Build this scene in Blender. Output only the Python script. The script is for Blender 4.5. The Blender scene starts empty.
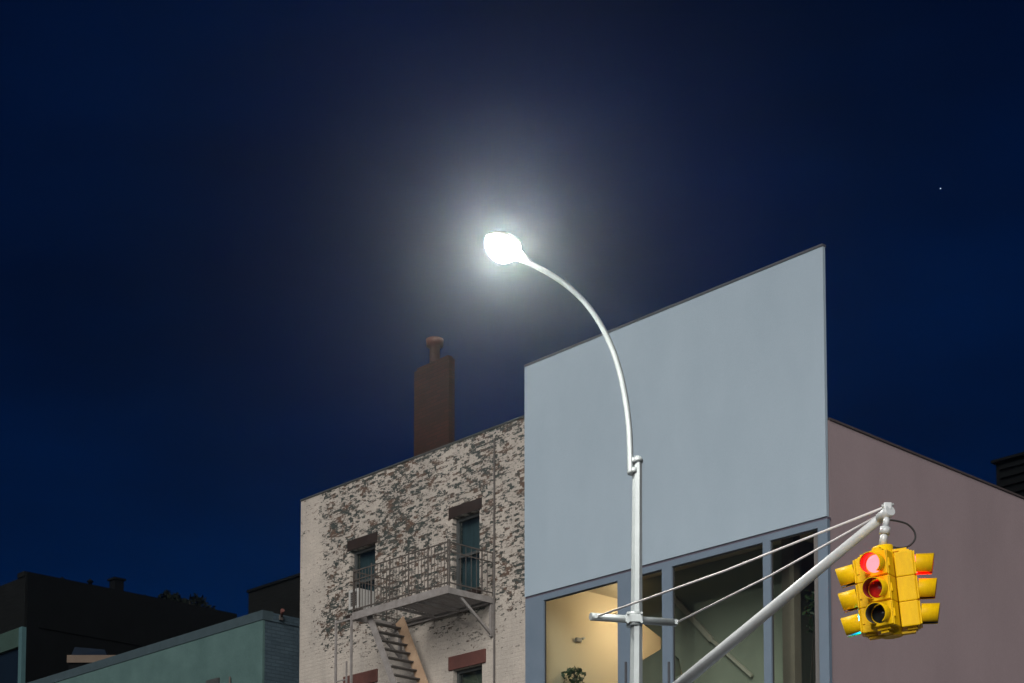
import bpy, bmesh, math, random
from mathutils import Vector, Matrix
random.seed(7)
R = math.radians
SC = bpy.context.scene
COL = SC.collection

# ------------------------------------------------------------------ camera
W, H = 1024.0, 683.0
PITCH = R(4.5)
F = 1749.0                              # focal length in pixels
AXY = 1046.0 - F * math.tan(PITCH)      # picture row of the optical axis
CAMZ = 1.6
cd = bpy.data.cameras.new('camera')
cam = bpy.data.objects.new('camera', cd)
COL.objects.link(cam)
cam.location = (0, 0, CAMZ)
cam.rotation_euler = (R(90) + PITCH, 0, 0)
cd.sensor_width = 36
cd.lens = 36 * F / W
cd.shift_y = (AXY - H / 2) / W
cd.clip_start = 0.1
cd.clip_end = 3000
SC.camera = cam

# ------------------------------------------------------------------ sky, sun as stand-in for street light, exposure
SUN_EL, SUN_AZ = R(30), R(196)          # azimuth measured clockwise from +Y
world = bpy.data.worlds.new("World")
SC.world = world
world.use_nodes = True
wn = world.node_tree
wn.nodes.clear()
def wnode(t, **k):
    n = wn.nodes.new(t)
    for a, b in k.items():
        setattr(n, a, b)
    return n
sky = wnode('ShaderNodeTexSky', sky_type='NISHITA', sun_disc=False)
sky.sun_elevation = SUN_EL
sky.sun_rotation = SUN_AZ
sky.altitude = 100
sky.air_density = 1.0
sky.dust_density = 0.3
sky.ozone_density = 4.0
tint = wnode('ShaderNodeMix', data_type='RGBA', blend_type='MULTIPLY')
tint.inputs[0].default_value = 1
tint.inputs[7].default_value = (0.0, 0.33, 1.0, 1)
wn.links.new(sky.outputs[0], tint.inputs[6])
# thin night cloud: a soft large noise over the sky
tc = wnode('ShaderNodeTexCoord')
mp = wnode('ShaderNodeMapping')
mp.inputs['Scale'].default_value = (2.2, 2.2, 7.0)
nz = wnode('ShaderNodeTexNoise')
nz.inputs['Scale'].default_value = 1.6
nz.inputs['Detail'].default_value = 6
rp = wnode('ShaderNodeMapRange')
rp.inputs[1].default_value = 0.35
rp.inputs[2].default_value = 0.75
rp.inputs[3].default_value = 0.72
rp.inputs[4].default_value = 1.5
wn.links.new(tc.outputs['Generated'], mp.inputs[0])
wn.links.new(mp.outputs[0], nz.inputs[0])
wn.links.new(nz.outputs[0], rp.inputs[0])
cl = wnode('ShaderNodeMix', data_type='RGBA', blend_type='MULTIPLY')
cl.inputs[0].default_value = 1
wn.links.new(tint.outputs[2], cl.inputs[6])
wn.links.new(rp.outputs[0], cl.inputs[7])
bg = wnode('ShaderNodeBackground')
bg.inputs[1].default_value = 0.0068
wo = wnode('ShaderNodeOutputWorld')
wn.links.new(cl.outputs[2], bg.inputs[0])
wn.links.new(bg.outputs[0], wo.inputs[0])

sd = bpy.data.lights.new('sun', 'SUN')
sd.energy = 3.3
sd.angle = R(40)
sd.color = (1.0, 0.95, 0.90)
sun = bpy.data.objects.new('sun', sd)
COL.objects.link(sun)
_sv = Vector((math.sin(SUN_AZ) * math.cos(SUN_EL), math.cos(SUN_AZ) * math.cos(SUN_EL), math.sin(SUN_EL)))
sun.rotation_euler = _sv.to_track_quat('Z', 'Y').to_euler()
sun.location = (0, -10, 30)

vs = SC.view_settings
vs.view_transform = 'Standard'
vs.look = 'None'
vs.exposure = 0
vs.gamma = 1
vs.use_curve_mapping = False
SC.cycles.use_denoising = True
SC.cycles.max_bounces = 8
SC.cycles.transparent_max_bounces = 12
SC.cycles.volume_bounces = 0
SC.cycles.sample_clamp_indirect = 4.0

# ------------------------------------------------------------------ the street grid
CMAT = Matrix.Rotation(R(90) + PITCH, 3, 'X')
def ray(px, py):
    return (CMAT @ Vector((px - W / 2, AXY - py, -F))).normalized()
CAM = Vector((0, 0, CAMZ))
D1 = ray(-1145, 1046.0); D1.z = 0; D1.normalize()      # along the street front, receding left
D2 = Vector((D1.y, -D1.x, 0))                           # into the block, receding right
FRONT = 19.5
def hit(px, py, nrm, d):
    r = ray(px, py)
    return CAM + r * ((d - nrm.dot(CAM)) / nrm.dot(r))
CORNER = hit(826.5, 515, D2, FRONT); CORNER.z = 0
ROTZ = math.atan2(-D1.y, -D1.x)
def to_frame(q):
    v = Vector(q) - CORNER
    return Vector((-v.dot(D1), v.dot(D2), q[2]))
def from_frame(s, y, z=0):
    p = CORNER - D1 * s + D2 * y
    return Vector((p.x, p.y, z))
def pix(px, py, y=0.0):
    """street-grid s and z of a picture point on the plane y metres behind the street front"""
    q = to_frame(hit(px, py, D2, FRONT + y))
    return q.x, q.z
def pixs(px, py, s):
    """y and z of a picture point on the plane at s across the street front"""
    nrm = -D1
    q = to_frame(hit(px, py, nrm, nrm.dot(CORNER) + s))
    return q.y, q.z
def at_depth(px, py, Y):
    return hit(px, py, Vector((0, 1, 0)), Y)

# ------------------------------------------------------------------ materials
def new_mat(name):
    m = bpy.data.materials.new(name)
    m.use_nodes = True
    nt = m.node_tree
    return m, nt, nt.nodes['Principled BSDF']
def coords(nt, scale=(1, 1, 1)):
    t = nt.nodes.new('ShaderNodeTexCoord')
    m = nt.nodes.new('ShaderNodeMapping')
    m.inputs['Scale'].default_value = scale
    nt.links.new(t.outputs['Object'], m.inputs[0])
    return m.outputs[0]
def noise(nt, vec, scale, detail=4, rough=0.55):
    n = nt.nodes.new('ShaderNodeTexNoise')
    n.inputs['Scale'].default_value = scale
    n.inputs['Detail'].default_value = detail
    n.inputs['Roughness'].default_value = rough
    nt.links.new(vec, n.inputs[0])
    return n.outputs[0]
def ramp(nt, val, a, b, lo=0.0, hi=1.0, smooth=False):
    n = nt.nodes.new('ShaderNodeMapRange')
    if smooth:
        n.interpolation_type = 'SMOOTHSTEP'
    for i, v in ((1, a), (2, b), (3, lo), (4, hi)):
        n.inputs[i].default_value = v
    nt.links.new(val, n.inputs[0])
    return n.outputs[0]
def mixc(nt, fac, a, b, mode='MIX'):
    n = nt.nodes.new('ShaderNodeMix')
    n.data_type = 'RGBA'
    n.blend_type = mode
    for i, v in ((0, fac), (6, a), (7, b)):
        if isinstance(v, (tuple, list)):
            n.inputs[i].default_value = (*v, 1)
        elif isinstance(v, (int, float)):
            n.inputs[i].default_value = v
        else:
            nt.links.new(v, n.inputs[i])
    return n.outputs[2]
def mth(nt, op, a, b=0.0):
    n = nt.nodes.new('ShaderNodeMath')
    n.operation = op
    for i, v in ((0, a), (1, b)):
        if isinstance(v, (int, float)):
            n.inputs[i].default_value = v
        else:
            nt.links.new(v, n.inputs[i])
    return n.outputs[0]
def bump(nt, bsdf, h, strength=0.3, dist=0.01):
    n = nt.nodes.new('ShaderNodeBump')
    n.inputs['Strength'].default_value = strength
    n.inputs['Distance'].default_value = dist
    nt.links.new(h, n.inputs['Height'])
    nt.links.new(n.outputs[0], bsdf.inputs['Normal'])
def mottled(name, c, c2=None, scale=3.0, rough=0.8, metal=0.0, bmp=0.15, fine=60, stretch=(1, 1, 1), spec=None):
    m, nt, b = new_mat(name)
    b.inputs['Specular IOR Level'].default_value = spec if spec is not None else (0.25 if rough > 0.65 else 0.5)
    c2 = c2 or tuple(x * 0.78 for x in c)
    v = coords(nt, stretch)
    n1 = noise(nt, v, scale, 6, 0.6)
    n2 = noise(nt, v, fine, 3, 0.6)
    f = mth(nt, 'ADD', mth(nt, 'MULTIPLY', n1, 0.7), mth(nt, 'MULTIPLY', n2, 0.3))
    nt.links.new(mixc(nt, ramp(nt, f, 0.35, 0.65), c, c2), b.inputs['Base Color'])
    b.inputs['Roughness'].default_value = rough
    b.inputs['Metallic'].default_value = metal
    if bmp:
        bump(nt, b, n2, bmp, 0.004)
    return m
def brickmat(name, c1, c2, mortar, rough=0.85):
    """brick courses in the plane x+y / z of the thing's own axes"""
    m, nt, b = new_mat(name)
    b.inputs['Specular IOR Level'].default_value = 0.08
    t = nt.nodes.new('ShaderNodeTexCoord')
    sp = nt.nodes.new('ShaderNodeSeparateXYZ')
    nt.links.new(t.outputs['Object'], sp.inputs[0])
    cb = nt.nodes.new('ShaderNodeCombineXYZ')
    nt.links.new(mth(nt, 'ADD', sp.outputs[0], sp.outputs[1]), cb.inputs[0])
    nt.links.new(sp.outputs[2], cb.inputs[1])
    br = nt.nodes.new('ShaderNodeTexBrick')
    br.inputs['Scale'].default_value = 1.0
    br.inputs['Brick Width'].default_value = 0.21
    br.inputs['Row Height'].default_value = 0.072
    br.inputs['Mortar Size'].default_value = 0.007
    br.inputs['Color1'].default_value = (*c1, 1)
    br.inputs['Color2'].default_value = (*c2, 1)
    br.inputs['Mortar'].default_value = (*mortar, 1)
    nt.links.new(cb.outputs[0], br.inputs['Vector'])
    n1 = noise(nt, t.outputs['Object'], 2.0, 6)
    nt.links.new(mixc(nt, ramp(nt, n1, 0.3, 0.75, 0, 0.6), br.outputs[0], tuple(x * 0.5 for x in c1)), b.inputs['Base Color'])
    b.inputs['Roughness'].default_value = rough
    bump(nt, b, mth(nt, 'SUBTRACT', 1.0, br.outputs[1]), 0.6, 0.008)
    return m
def emit(name, c, s):
    m, nt, b = new_mat(name)
    b.inputs['Base Color'].default_value = (*[min(1, x) for x in c], 1)
    b.inputs['Emission Color'].default_value = (*c, 1)
    b.inputs['Emission Strength'].default_value = s
    return m
def glassmat(name, tintc, refl=1.0):
    m, nt, b = new_mat(name)
    nt.nodes.remove(b)
    tr = nt.nodes.new('ShaderNodeBsdfTransparent')
    tr.inputs[0].default_value = (*tintc, 1)
    gl = nt.nodes.new('ShaderNodeBsdfGlossy')
    gl.inputs['Roughness'].default_value = 0.02
    fr = nt.nodes.new('ShaderNodeLayerWeight')
    fr.inputs[0].default_value = 0.5
    mx = nt.nodes.new('ShaderNodeMixShader')
    sch = mth(nt, 'ADD', 0.04, mth(nt, 'MULTIPLY', mth(nt, 'POWER', fr.outputs['Facing'], 5.0), 0.96))
    nt.links.new(mth(nt, 'MULTIPLY', sch, refl), mx.inputs[0])
    nt.links.new(tr.outputs[0], mx.inputs[1])
    nt.links.new(gl.outputs[0], mx.inputs[2])
    nt.links.new(mx.outputs[0], nt.nodes['Material Output'].inputs[0])
    return m

def peeling_paint():
    """cream paint flaking off dark old brick: flakes in courses, dense high up, few low down"""
    m, nt, b = new_mat('peeling_painted_brick')
    t = nt.nodes.new('ShaderNodeTexCoord')
    ob = t.outputs['Object']
    sp = nt.nodes.new('ShaderNodeSeparateXYZ')
    nt.links.new(ob, sp.inputs[0])
    def stretched(sx, sz, warp=0.0):
        mpn = nt.nodes.new('ShaderNodeMapping')
        mpn.inputs['Scale'].default_value = (sx, 1.0, sz)
        nt.links.new(ob, mpn.inputs[0])
        return mpn.outputs[0]
    fl = noise(nt, stretched(12.0, 32.0), 1.0, 6, 0.76)
    cb0 = nt.nodes.new('ShaderNodeCombineXYZ')
    wob = mth(nt, 'MULTIPLY', mth(nt, 'SUBTRACT', noise(nt, ob, 9.0, 3, 0.6), 0.5), 0.10)
    nt.links.new(mth(nt, 'ADD', sp.outputs[0], wob), cb0.inputs[0])
    nt.links.new(mth(nt, 'ADD', sp.outputs[2], mth(nt, 'MULTIPLY', wob, 0.5)), cb0.inputs[1])
    cells = nt.nodes.new('ShaderNodeTexBrick')
    for k, v in (('Scale', 1.0), ('Brick Width', 0.12), ('Row Height', 0.048), ('Mortar Size', 0.0), ('Color1', (0, 0, 0, 1)), ('Color2', (1, 1, 1, 1))):
        cells.inputs[k].default_value = v
    nt.links.new(cb0.outputs[0], cells.inputs['Vector'])
    fine = mth(nt, 'ADD', fl, mth(nt, 'MULTIPLY', mth(nt, 'SUBTRACT', cells.outputs[0], 0.5), 0.20))
    big = noise(nt, stretched(0.75, 0.9), 1.0, 3, 0.5)
    # height: z is metres above the pavement
    hi = ramp(nt, sp.outputs[2], 8.0, 9.6, -0.09, 0.085, True)
    lft = ramp(nt, sp.outputs[0], -5.85, -5.25, -0.14, 0.0, True)
    val = mth(nt, 'ADD', mth(nt, 'ADD', fine, mth(nt, 'MULTIPLY', mth(nt, 'SUBTRACT', big, 0.5), 0.32)), mth(nt, 'ADD', hi, lft))
    bare = ramp(nt, val, 0.588, 0.602)
    n1 = noise(nt, ob, 1.3, 6, 0.6)
    n3 = noise(nt, ob, 26.0, 3, 0.6)
    paint = mixc(nt, ramp(nt, n1, 0.35, 0.68), (0.47, 0.425, 0.37), (0.36, 0.33, 0.29))
    paint = mixc(nt, ramp(nt, n3, 0.42, 0.66, 0, 0.35), paint, (0.24, 0.22, 0.20))
    # grime run-off in long vertical streaks, and greyer weathered paint in broad patches
    st = noise(nt, stretched(5.0, 0.35), 1.0, 4, 0.6)
    paint = mixc(nt, ramp(nt, st, 0.50, 0.72, 0, 0.40), paint, (0.25, 0.235, 0.21))
    paint = mixc(nt, ramp(nt, big, 0.45, 0.70, 0, 0.25), paint, (0.30, 0.28, 0.255))
    n2 = noise(nt, stretched(3.5, 6.0), 1.0, 4)
    old = mixc(nt, ramp(nt, n2, 0.48, 0.60), (0.032, 0.040, 0.036), (0.095, 0.058, 0.040))
    edge = mth(nt, 'SUBTRACT', ramp(nt, val, 0.560, 0.588), bare)
    paint = mixc(nt, mth(nt, 'MULTIPLY', edge, 0.45), paint, (0.22, 0.19, 0.165))
    nt.links.new(mixc(nt, bare, paint, old), b.inputs['Base Color'])
    b.inputs['Roughness'].default_value = 0.85
    br = nt.nodes.new('ShaderNodeTexBrick')
    for k, v in (('Scale', 1.0), ('Brick Width', 0.21), ('Row Height', 0.072), ('Mortar Size', 0.008)):
        br.inputs[k].default_value = v
    cb = nt.nodes.new('ShaderNodeCombineXYZ')
    nt.links.new(sp.outputs[0], cb.inputs[0]); nt.links.new(sp.outputs[2], cb.inputs[1])
    nt.links.new(cb.outputs[0], br.inputs['Vector'])
    hgt = mth(nt, 'SUBTRACT', mth(nt, 'SUBTRACT', 1.0, mth(nt, 'MULTIPLY', br.outputs[1], 0.6)), mth(nt, 'MULTIPLY', bare, 0.6))
    bump(nt, b, hgt, 0.7, 0.010)
    return m

M = {}
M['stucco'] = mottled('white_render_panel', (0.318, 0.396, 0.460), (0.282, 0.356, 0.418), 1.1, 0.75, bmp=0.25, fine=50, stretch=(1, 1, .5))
M['mauve'] = mottled('mauve_side_render', (0.315, 0.250, 0.262), (0.268, 0.213, 0.224), 0.9, 0.85, bmp=0.4, fine=45, stretch=(1, 1, .45))
M['coping'] = mottled('dark_metal_coping', (0.08, 0.085, 0.095), rough=0.5)
M['mcoping'] = mottled('brown_metal_coping', (0.07, 0.055, 0.055), rough=0.7)
M['frame'] = mottled('blue_grey_aluminium', (0.145, 0.190, 0.245), (0.12, 0.165, 0.215), 2.0, 0.5, bmp=0.03)
M['reveal'] = mottled('shadow_gap_trim', (0.10, 0.09, 0.12), rough=0.7)
M['glass'] = glassmat('window_glass', (0.88, 0.92, 0.90))
M['oldglass'] = glassmat('old_window_glass', (0.75, 0.82, 0.82), 1.3)
M['paint'] = peeling_paint()
M['lintel'] = mottled('brown_stone_lintel', (0.028, 0.017, 0.014), (0.017, 0.012, 0.011), 5, 0.85, bmp=0.4)
M['lintel_red'] = mottled('red_stone_lintel', (0.115, 0.046, 0.038), (0.08, 0.035, 0.03), 5, 0.85, bmp=0.4)
M['sash'] = mottled('dark_sash_wood', (0.05, 0.055, 0.055), rough=0.6)
M['curtain'] = mottled('teal_grey_curtain', (0.085, 0.115, 0.125), (0.04, 0.06, 0.068), 2.5, 0.9, stretch=(6, 1, 0.6))
M['blind'] = mottled('olive_blind', (0.20, 0.19, 0.13), (0.13, 0.125, 0.09), 3, 0.9, stretch=(8, 1, 0.5))
M['chimney'] = brickmat('chimney_brick', (0.050, 0.018, 0.012), (0.028, 0.014, 0.009), (0.018, 0.012, 0.010))
M['pot'] = mottled('clay_pot', (0.10, 0.045, 0.035), rough=0.85)
M['roof'] = mottled('roof_felt', (0.06, 0.06, 0.06), rough=0.9)
M['iron'] = mottled('grey_painted_iron', (0.27, 0.255, 0.245), (0.17, 0.155, 0.145), 7, 0.6, bmp=0.1)
M['railiron'] = mottled('brown_grey_rail_iron', (0.10, 0.088, 0.08), (0.065, 0.055, 0.048), 7, 0.7)
M['irondark'] = mottled('dark_iron', (0.09, 0.085, 0.08), (0.06, 0.05, 0.045), 7, 0.6)
M['tan'] = mottled('tan_stringer_plate', (0.42, 0.30, 0.20), (0.30, 0.20, 0.13), 5, 0.7, bmp=0.1)
M['mint'] = mottled('pale_green_render', (0.078, 0.140, 0.134), (0.050, 0.096, 0.093), 1.6, 0.85, bmp=0.3, fine=22)
M['mintcap'] = mottled('grey_stone_coping', (0.042, 0.066, 0.078), (0.030, 0.050, 0.058), 5, 0.8)
M['sidebrick'] = brickmat('blue_grey_brick', (0.060, 0.092, 0.115), (0.045, 0.07, 0.09), (0.035, 0.055, 0.07))
M['black'] = mottled('near_black_wall', (0.005, 0.006, 0.0065), (0.0035, 0.004, 0.0045), 2, 0.9, spec=0.03)  # near-black matt wall colour
M['darkbrick'] = brickmat('near_black_brick', (0.007, 0.008, 0.008), (0.005, 0.006, 0.006), (0.006, 0.007, 0.007))  # near-black brick, tones close together
M['pilaster'] = mottled('teal_stone_pilaster', (0.055, 0.115, 0.125), (0.04, 0.09, 0.10), 4, 0.8)
M['band'] = mottled('green_fascia', (0.030, 0.060, 0.050), rough=0.8)
M['ledge'] = mottled('tan_fascia', (0.12, 0.092, 0.070), rough=0.8)
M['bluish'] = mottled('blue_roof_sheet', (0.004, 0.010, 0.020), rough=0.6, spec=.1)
M['galv'] = mottled('silver_painted_steel', (0.40, 0.445, 0.45), (0.33, 0.37, 0.375), 6, 0.38, 0.25, 0.05)
M['white_metal'] = mottled('white_painted_steel', (0.66, 0.70, 0.71), (0.54, 0.575, 0.585), 6, 0.4, 0.1, 0.05)
M['wire'] = mottled('steel_cable', (0.82, 0.80, 0.79), rough=0.5)
M['yellow'] = mottled('yellow_signal_paint', (0.95, 0.60, 0.003), (0.80, 0.47, 0.004), 5, 0.45, bmp=0.06, fine=40, stretch=(1, 1, .35), spec=0.12)
M['gasket'] = mottled('black_rubber', (0.02, 0.02, 0.02), rough=0.6)
M['red_on'] = emit('red_lens_lit', (1.0, 0.012, 0.014), 38)
M['red_off'] = mottled('red_tinted_lens', (0.62, 0.012, 0.010), rough=0.3, bmp=0.02)
M['green_off'] = mottled('green_lens_dark', (0.018, 0.022, 0.020), rough=0.2, bmp=0.02)
M['green_on'] = emit('green_lens_lit', (0.0, 0.60, 1.0), 22)
M['visor_in'] = mottled('black_visor_lining', (0.06, 0.05, 0.04), rough=0.6)
M['visor_reflect'] = mottled('visor_lining_red_reflection', (0.22, 0.012, 0.010), rough=0.6)  # red reflected inside the middle visor, put into its lining colour
M['visor_glow'] = mottled('visor_lining_red_glow', (0.75, 0.03, 0.025), rough=0.5)  # red glow of the lit lens put into the lining colour
M['lens'] = emit('lamp_bowl_lit', (1.0, 0.965, 0.90), 880)
M['room'] = mottled('warm_room_plaster', (0.66, 0.54, 0.39), (0.62, 0.50, 0.36), 1.0, 0.9, bmp=0.05)
M['ceiling'] = mottled('room_ceiling', (0.50, 0.42, 0.31), rough=0.9, bmp=0.05)
M['olive'] = mottled('olive_stair_wall', (0.26, 0.27, 0.21), (0.21, 0.22, 0.175), 1.2, 0.85)
M['taupe'] = mottled('taupe_column', (0.22, 0.18, 0.14), rough=0.85)
M['handrail'] = mottled('pale_handrail', (0.42, 0.38, 0.31), rough=0.6)
M['floor'] = mottled('wood_floor', (0.25, 0.15, 0.08), rough=0.6)
M['leaf'] = mottled('dark_leaf', (0.035, 0.06, 0.02), (0.02, 0.035, 0.012), 20, 0.5)
M['soil'] = mottled('terracotta', (0.30, 0.13, 0.07), rough=0.8)
M['crown'] = mottled('night_foliage', (0.007, 0.010, 0.007), (0.003, 0.005, 0.004), 6, 0.8, spec=0.05)
M['bark'] = mottled('bark', (0.05, 0.04, 0.03), rough=0.9)
M['asphalt'] = mottled('asphalt', (0.05, 0.05, 0.052), (0.038, 0.038, 0.04), 0.6, 0.85, bmp=0.4, fine=90)
M['pave'] = mottled('concrete_flags', (0.24, 0.235, 0.225), (0.19, 0.185, 0.18), 1.1, 0.85, bmp=0.3, fine=50)
M['marking'] = mottled('road_paint', (0.65, 0.65, 0.62), (0.45, 0.45, 0.43), 4, 0.7)
M['acwhite'] = mottled('off_white_casing', (0.42, 0.42, 0.40), rough=0.6)
M['cable'] = mottled('black_cable', (0.012, 0.012, 0.012), rough=0.5)
M['housing'] = mottled('grey_lamp_housing', (0.45, 0.46, 0.46), rough=0.5)
M['star'] = emit('star_light', (0.8, 0.9, 1.0), 1.2)

# ------------------------------------------------------------------ mesh helpers
class MB:
    """collects shapes into one mesh; coordinates minus org give the thing's own space"""
    def __init__(self, org=(0, 0, 0)):
        self.bm = bmesh.new()
        self.o = Vector(org)
    def v(self, p):
        return self.bm.verts.new(Vector(p) - self.o)
    def box(self, a, b, bevel=0.0):
        x0, x1 = sorted((a[0], b[0])); y0, y1 = sorted((a[1], b[1])); z0, z1 = sorted((a[2], b[2]))
        vs = [self.v(p) for p in ((x0, y0, z0), (x1, y0, z0), (x1, y1, z0), (x0, y1, z0), (x0, y0, z1), (x1, y0, z1), (x1, y1, z1), (x0, y1, z1))]
        fs = [self.bm.faces.new([vs[i] for i in q]) for q in ((3, 2, 1, 0), (4, 5, 6, 7), (0, 1, 5, 4), (1, 2, 6, 5), (2, 3, 7, 6), (3, 0, 4, 7))]
        if bevel:
            es = {e for f in fs for e in f.edges}
            bmesh.ops.bevel(self.bm, geom=list(es), offset=bevel, segments=2, profile=0.6, affect='EDGES')
        return self
    def hexa(self, pts):
        vs = [self.v(p) for p in pts]
        for q in ((3, 2, 1, 0), (4, 5, 6, 7), (0, 1, 5, 4), (1, 2, 6, 5), (2, 3, 7, 6), (3, 0, 4, 7)):
            self.bm.faces.new([vs[i] for i in q])
        return self
    def bar(self, a, b, w, h=None, up=(0, 0, 1)):
        """a square-section bar from a to b, w across and h along up"""
        h = h or w
        a, b = Vector(a), Vector(b)
        d = (b - a).normalized()
        u = Vector(up)
        if abs(d.dot(u)) > 0.98:
            u = Vector((0, 1, 0))
        sx = d.cross(u).normalized() * w / 2
        sz = sx.cross(d).normalized() * h / 2
        return self.hexa([a - sx - sz, a + sx - sz, b + sx - sz, b - sx - sz, a - sx + sz, a + sx + sz, b + sx + sz, b - sx + sz])
    def tube(self, pts, radii, n=12, caps=True, smooth=True):
        pts = [Vector(p) for p in pts]
        if not isinstance(radii, (list, tuple)):
            radii = [radii] * len(pts)
        rings = []
        ref = None
        for i, p in enumerate(pts):
            d = (pts[min(i + 1, len(pts) - 1)] - pts[max(i - 1, 0)]).normalized()
            if ref is None:
                ref = Vector((1, 0, 0)) if abs(d.x) < 0.9 else Vector((0, 1, 0))
            ref = (ref - d * ref.dot(d)).normalized()
            w = d.cross(ref)
            rings.append([self.v(p + (ref * math.cos(t) + w * math.sin(t)) * radii[i]) for t in (2 * math.pi * (k + .5) / n for k in range(n))])
        for r0, r1 in zip(rings, rings[1:]):
            for k in range(n):
                f = self.bm.faces.new((r0[k], r0[(k + 1) % n], r1[(k + 1) % n], r1[k]))
                f.smooth = smooth
        if caps:
            self.bm.faces.new(rings[0][::-1]); self.bm.faces.new(rings[-1])
        return self
    def poly(self, loops, place, y0, y1):
        """flat outline with optional holes (lists of (s,z)), extruded from y0 to y1"""
        for yy in (y0, y1):
            es = []
            for lp in loops:
                vs = [self.v(place(s, yy, z)) for s, z in lp]
                es += [self.bm.edges.new((vs[i], vs[(i + 1) % len(vs)])) for i in range(len(vs))]
            bmesh.ops.triangle_fill(self.bm, edges=es, use_beauty=True)
        for lp in loops:
            k = len(lp)
            for i in range(k):
                a, b = lp[i], lp[(i + 1) % k]
                self.bm.faces.new([self.v(place(a[0], y0, a[1])), self.v(place(b[0], y0, b[1])), self.v(place(b[0], y1, b[1])), self.v(place(a[0], y1, a[1]))])
        bmesh.ops.remove_doubles(self.bm, verts=self.bm.verts, dist=1e-5)
        return self
    def wall(self, s0, s1, z0, z1, holes, y0, y1):
        """upright wall slab between y0 and y1 with rectangular openings (s0,s1,z0,z1)"""
        ss = sorted({s0, s1, *[h[0] for h in holes], *[h[1] for h in holes]})
        zs = sorted({z0, z1, *[h[2] for h in holes], *[h[3] for h in holes]})
        ss = [s for s in ss if s0 <= s <= s1]; zs = [z for z in zs if z0 <= z <= z1]
        def solid(i, j):
            if not (0 <= i < len(ss) - 1 and 0 <= j < len(zs) - 1):
                return False
            cs, cz = (ss[i] + ss[i + 1]) / 2, (zs[j] + zs[j + 1]) / 2
            return not any(h[0] < cs < h[1] and h[2] < cz < h[3] for h in holes)
        cache = {}
        def V(i, j, k):
            if (i, j, k) not in cache:
                cache[(i, j, k)] = self.v((ss[i], (y0, y1)[k], zs[j]))
            return cache[(i, j, k)]
        for i in range(len(ss) - 1):
            for j in range(len(zs) - 1):
                if not solid(i, j):
                    continue
                self.bm.faces.new((V(i, j, 0), V(i + 1, j, 0), V(i + 1, j + 1, 0), V(i, j + 1, 0)))
                self.bm.faces.new((V(i, j, 1), V(i, j + 1, 1), V(i + 1, j + 1, 1), V(i + 1, j, 1)))
                for (di, dj, a, b) in ((-1, 0, (i, j), (i, j + 1)), (1, 0, (i + 1, j + 1), (i + 1, j)), (0, -1, (i + 1, j), (i, j)), (0, 1, (i, j + 1), (i + 1, j + 1))):
                    if not solid(i + di, j + dj):
                        self.bm.faces.new((V(*a, 0), V(*b, 0), V(*b, 1), V(*a, 1)))
        return self
    def build(self, name, mat, parent=None, bevel=0.0):
        bmesh.ops.recalc_face_normals(self.bm, faces=self.bm.faces)
        me = bpy.data.meshes.new(name)
        self.bm.to_mesh(me); self.bm.free()
        mats = mat if isinstance(mat, (list, tuple)) else [mat]
        for x in mats:
            me.materials.append(x)
        o = bpy.data.objects.new(name, me)
        COL.objects.link(o)
        o.parent = parent
        if bevel:
            md = o.modifiers.new('bevel', 'BEVEL'); md.width = bevel; md.segments = 2; md.limit_method = 'ANGLE'
        return o

def tag(o, label=None, cat=None, group=None, kind=None):
    for k, v in (('label', label), ('category', cat), ('group', group), ('kind', kind)):
        if v:
            o[k] = v
    return o
def empty(name, loc, rotz, label, cat, group=None):
    o = bpy.data.objects.new(name, None)
    COL.objects.link(o)
    o.location = loc; o.rotation_euler = (0, 0, rotz)
    o.empty_display_size = 0.3
    return tag(o, label, cat, group)
def gthing(name, s, y, label, cat, z=0.0, group=None):
    """thing standing on the street grid: returns its Empty and the origin its meshes subtract"""
    return empty(name, from_frame(s, y, z), ROTZ, label, cat, group), (s, y, z)

# ------------------------------------------------------------------ ground
KERB = 0.13
g = MB(); g.box((-90, -45, -0.4), (90, 105, 0.0)); tag(g.build('road', M['asphalt']), kind='structure')
def frame_obj(mb, name, mat):
    o = mb.build(name, mat); o.location = from_frame(0, 0, 0); o.rotation_euler = (0, 0, ROTZ); return o
g = MB(); g.box((-40, -6.3, 0.004), (4.2, 30, KERB)); tag(frame_obj(g, 'pavement', M['pave']), kind='structure')
g = MB()
for k in range(9):
    g.box((5.4 + 0, -5.9 + k * 0.62, 0.0), (8.4, -5.9 + k * 0.62 + 0.3, 0.004))
tag(frame_obj(g, 'crosswalk_marking', M['marking']), kind='structure')

# ------------------------------------------------------------------ white corner building
sL, zTopL = pix(524.5, 367)
_, zTop = pix(828, 244)
zTop = (zTop + zTopL) / 2
sR = 0.0
_, zPan = pix(828, 515.5)
_, zPanL = pix(527, 596.5)
zPan = (zPan + zPanL) / 2
_, zMauve = pix(828, 417)
DEEP = 11.0
wb, O = gthing('corner_building', sL / 2, 0, 'corner building with tall blank white front over blue-grey framed windows and mauve side wall', 'building')
MB(O).box((sL, 0, zPan), (sR, 0.055, zTop)).build('front_panel', M['stucco'], wb)
MB(O).box((sL, -0.012, zTop + .002), (sR + .004, 0.075, zTop + 0.035)).build('parapet_coping', M['coping'], wb)
sw = MB(O).box((-0.30, 0.104, KERB), (-0.012, DEEP, zMauve)).build('side_wall', M['mauve'], wb)
tag(sw, 'plain mauve rendered side wall')
MB(O).box((-0.34, 0.106, zMauve + .002), (0.004, DEEP + .03, zMauve + 0.035)).build('side_coping', M['mcoping'], wb)
MB(O).box((sL, 0.104, KERB), (sL + 0.2, DEEP, zMauve - .25)).build('party_wall', M['mauve'], wb)
MB(O).box((sL + .2, DEEP - .3, KERB), (-0.30, DEEP, zMauve - .25)).build('rear_wall', M['mauve'], wb)
MB(O).box((sL + .2, 0.104, zMauve - .55), (-0.30, DEEP - .3, zMauve - .3)).build('roof', M['roof'], wb)
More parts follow.
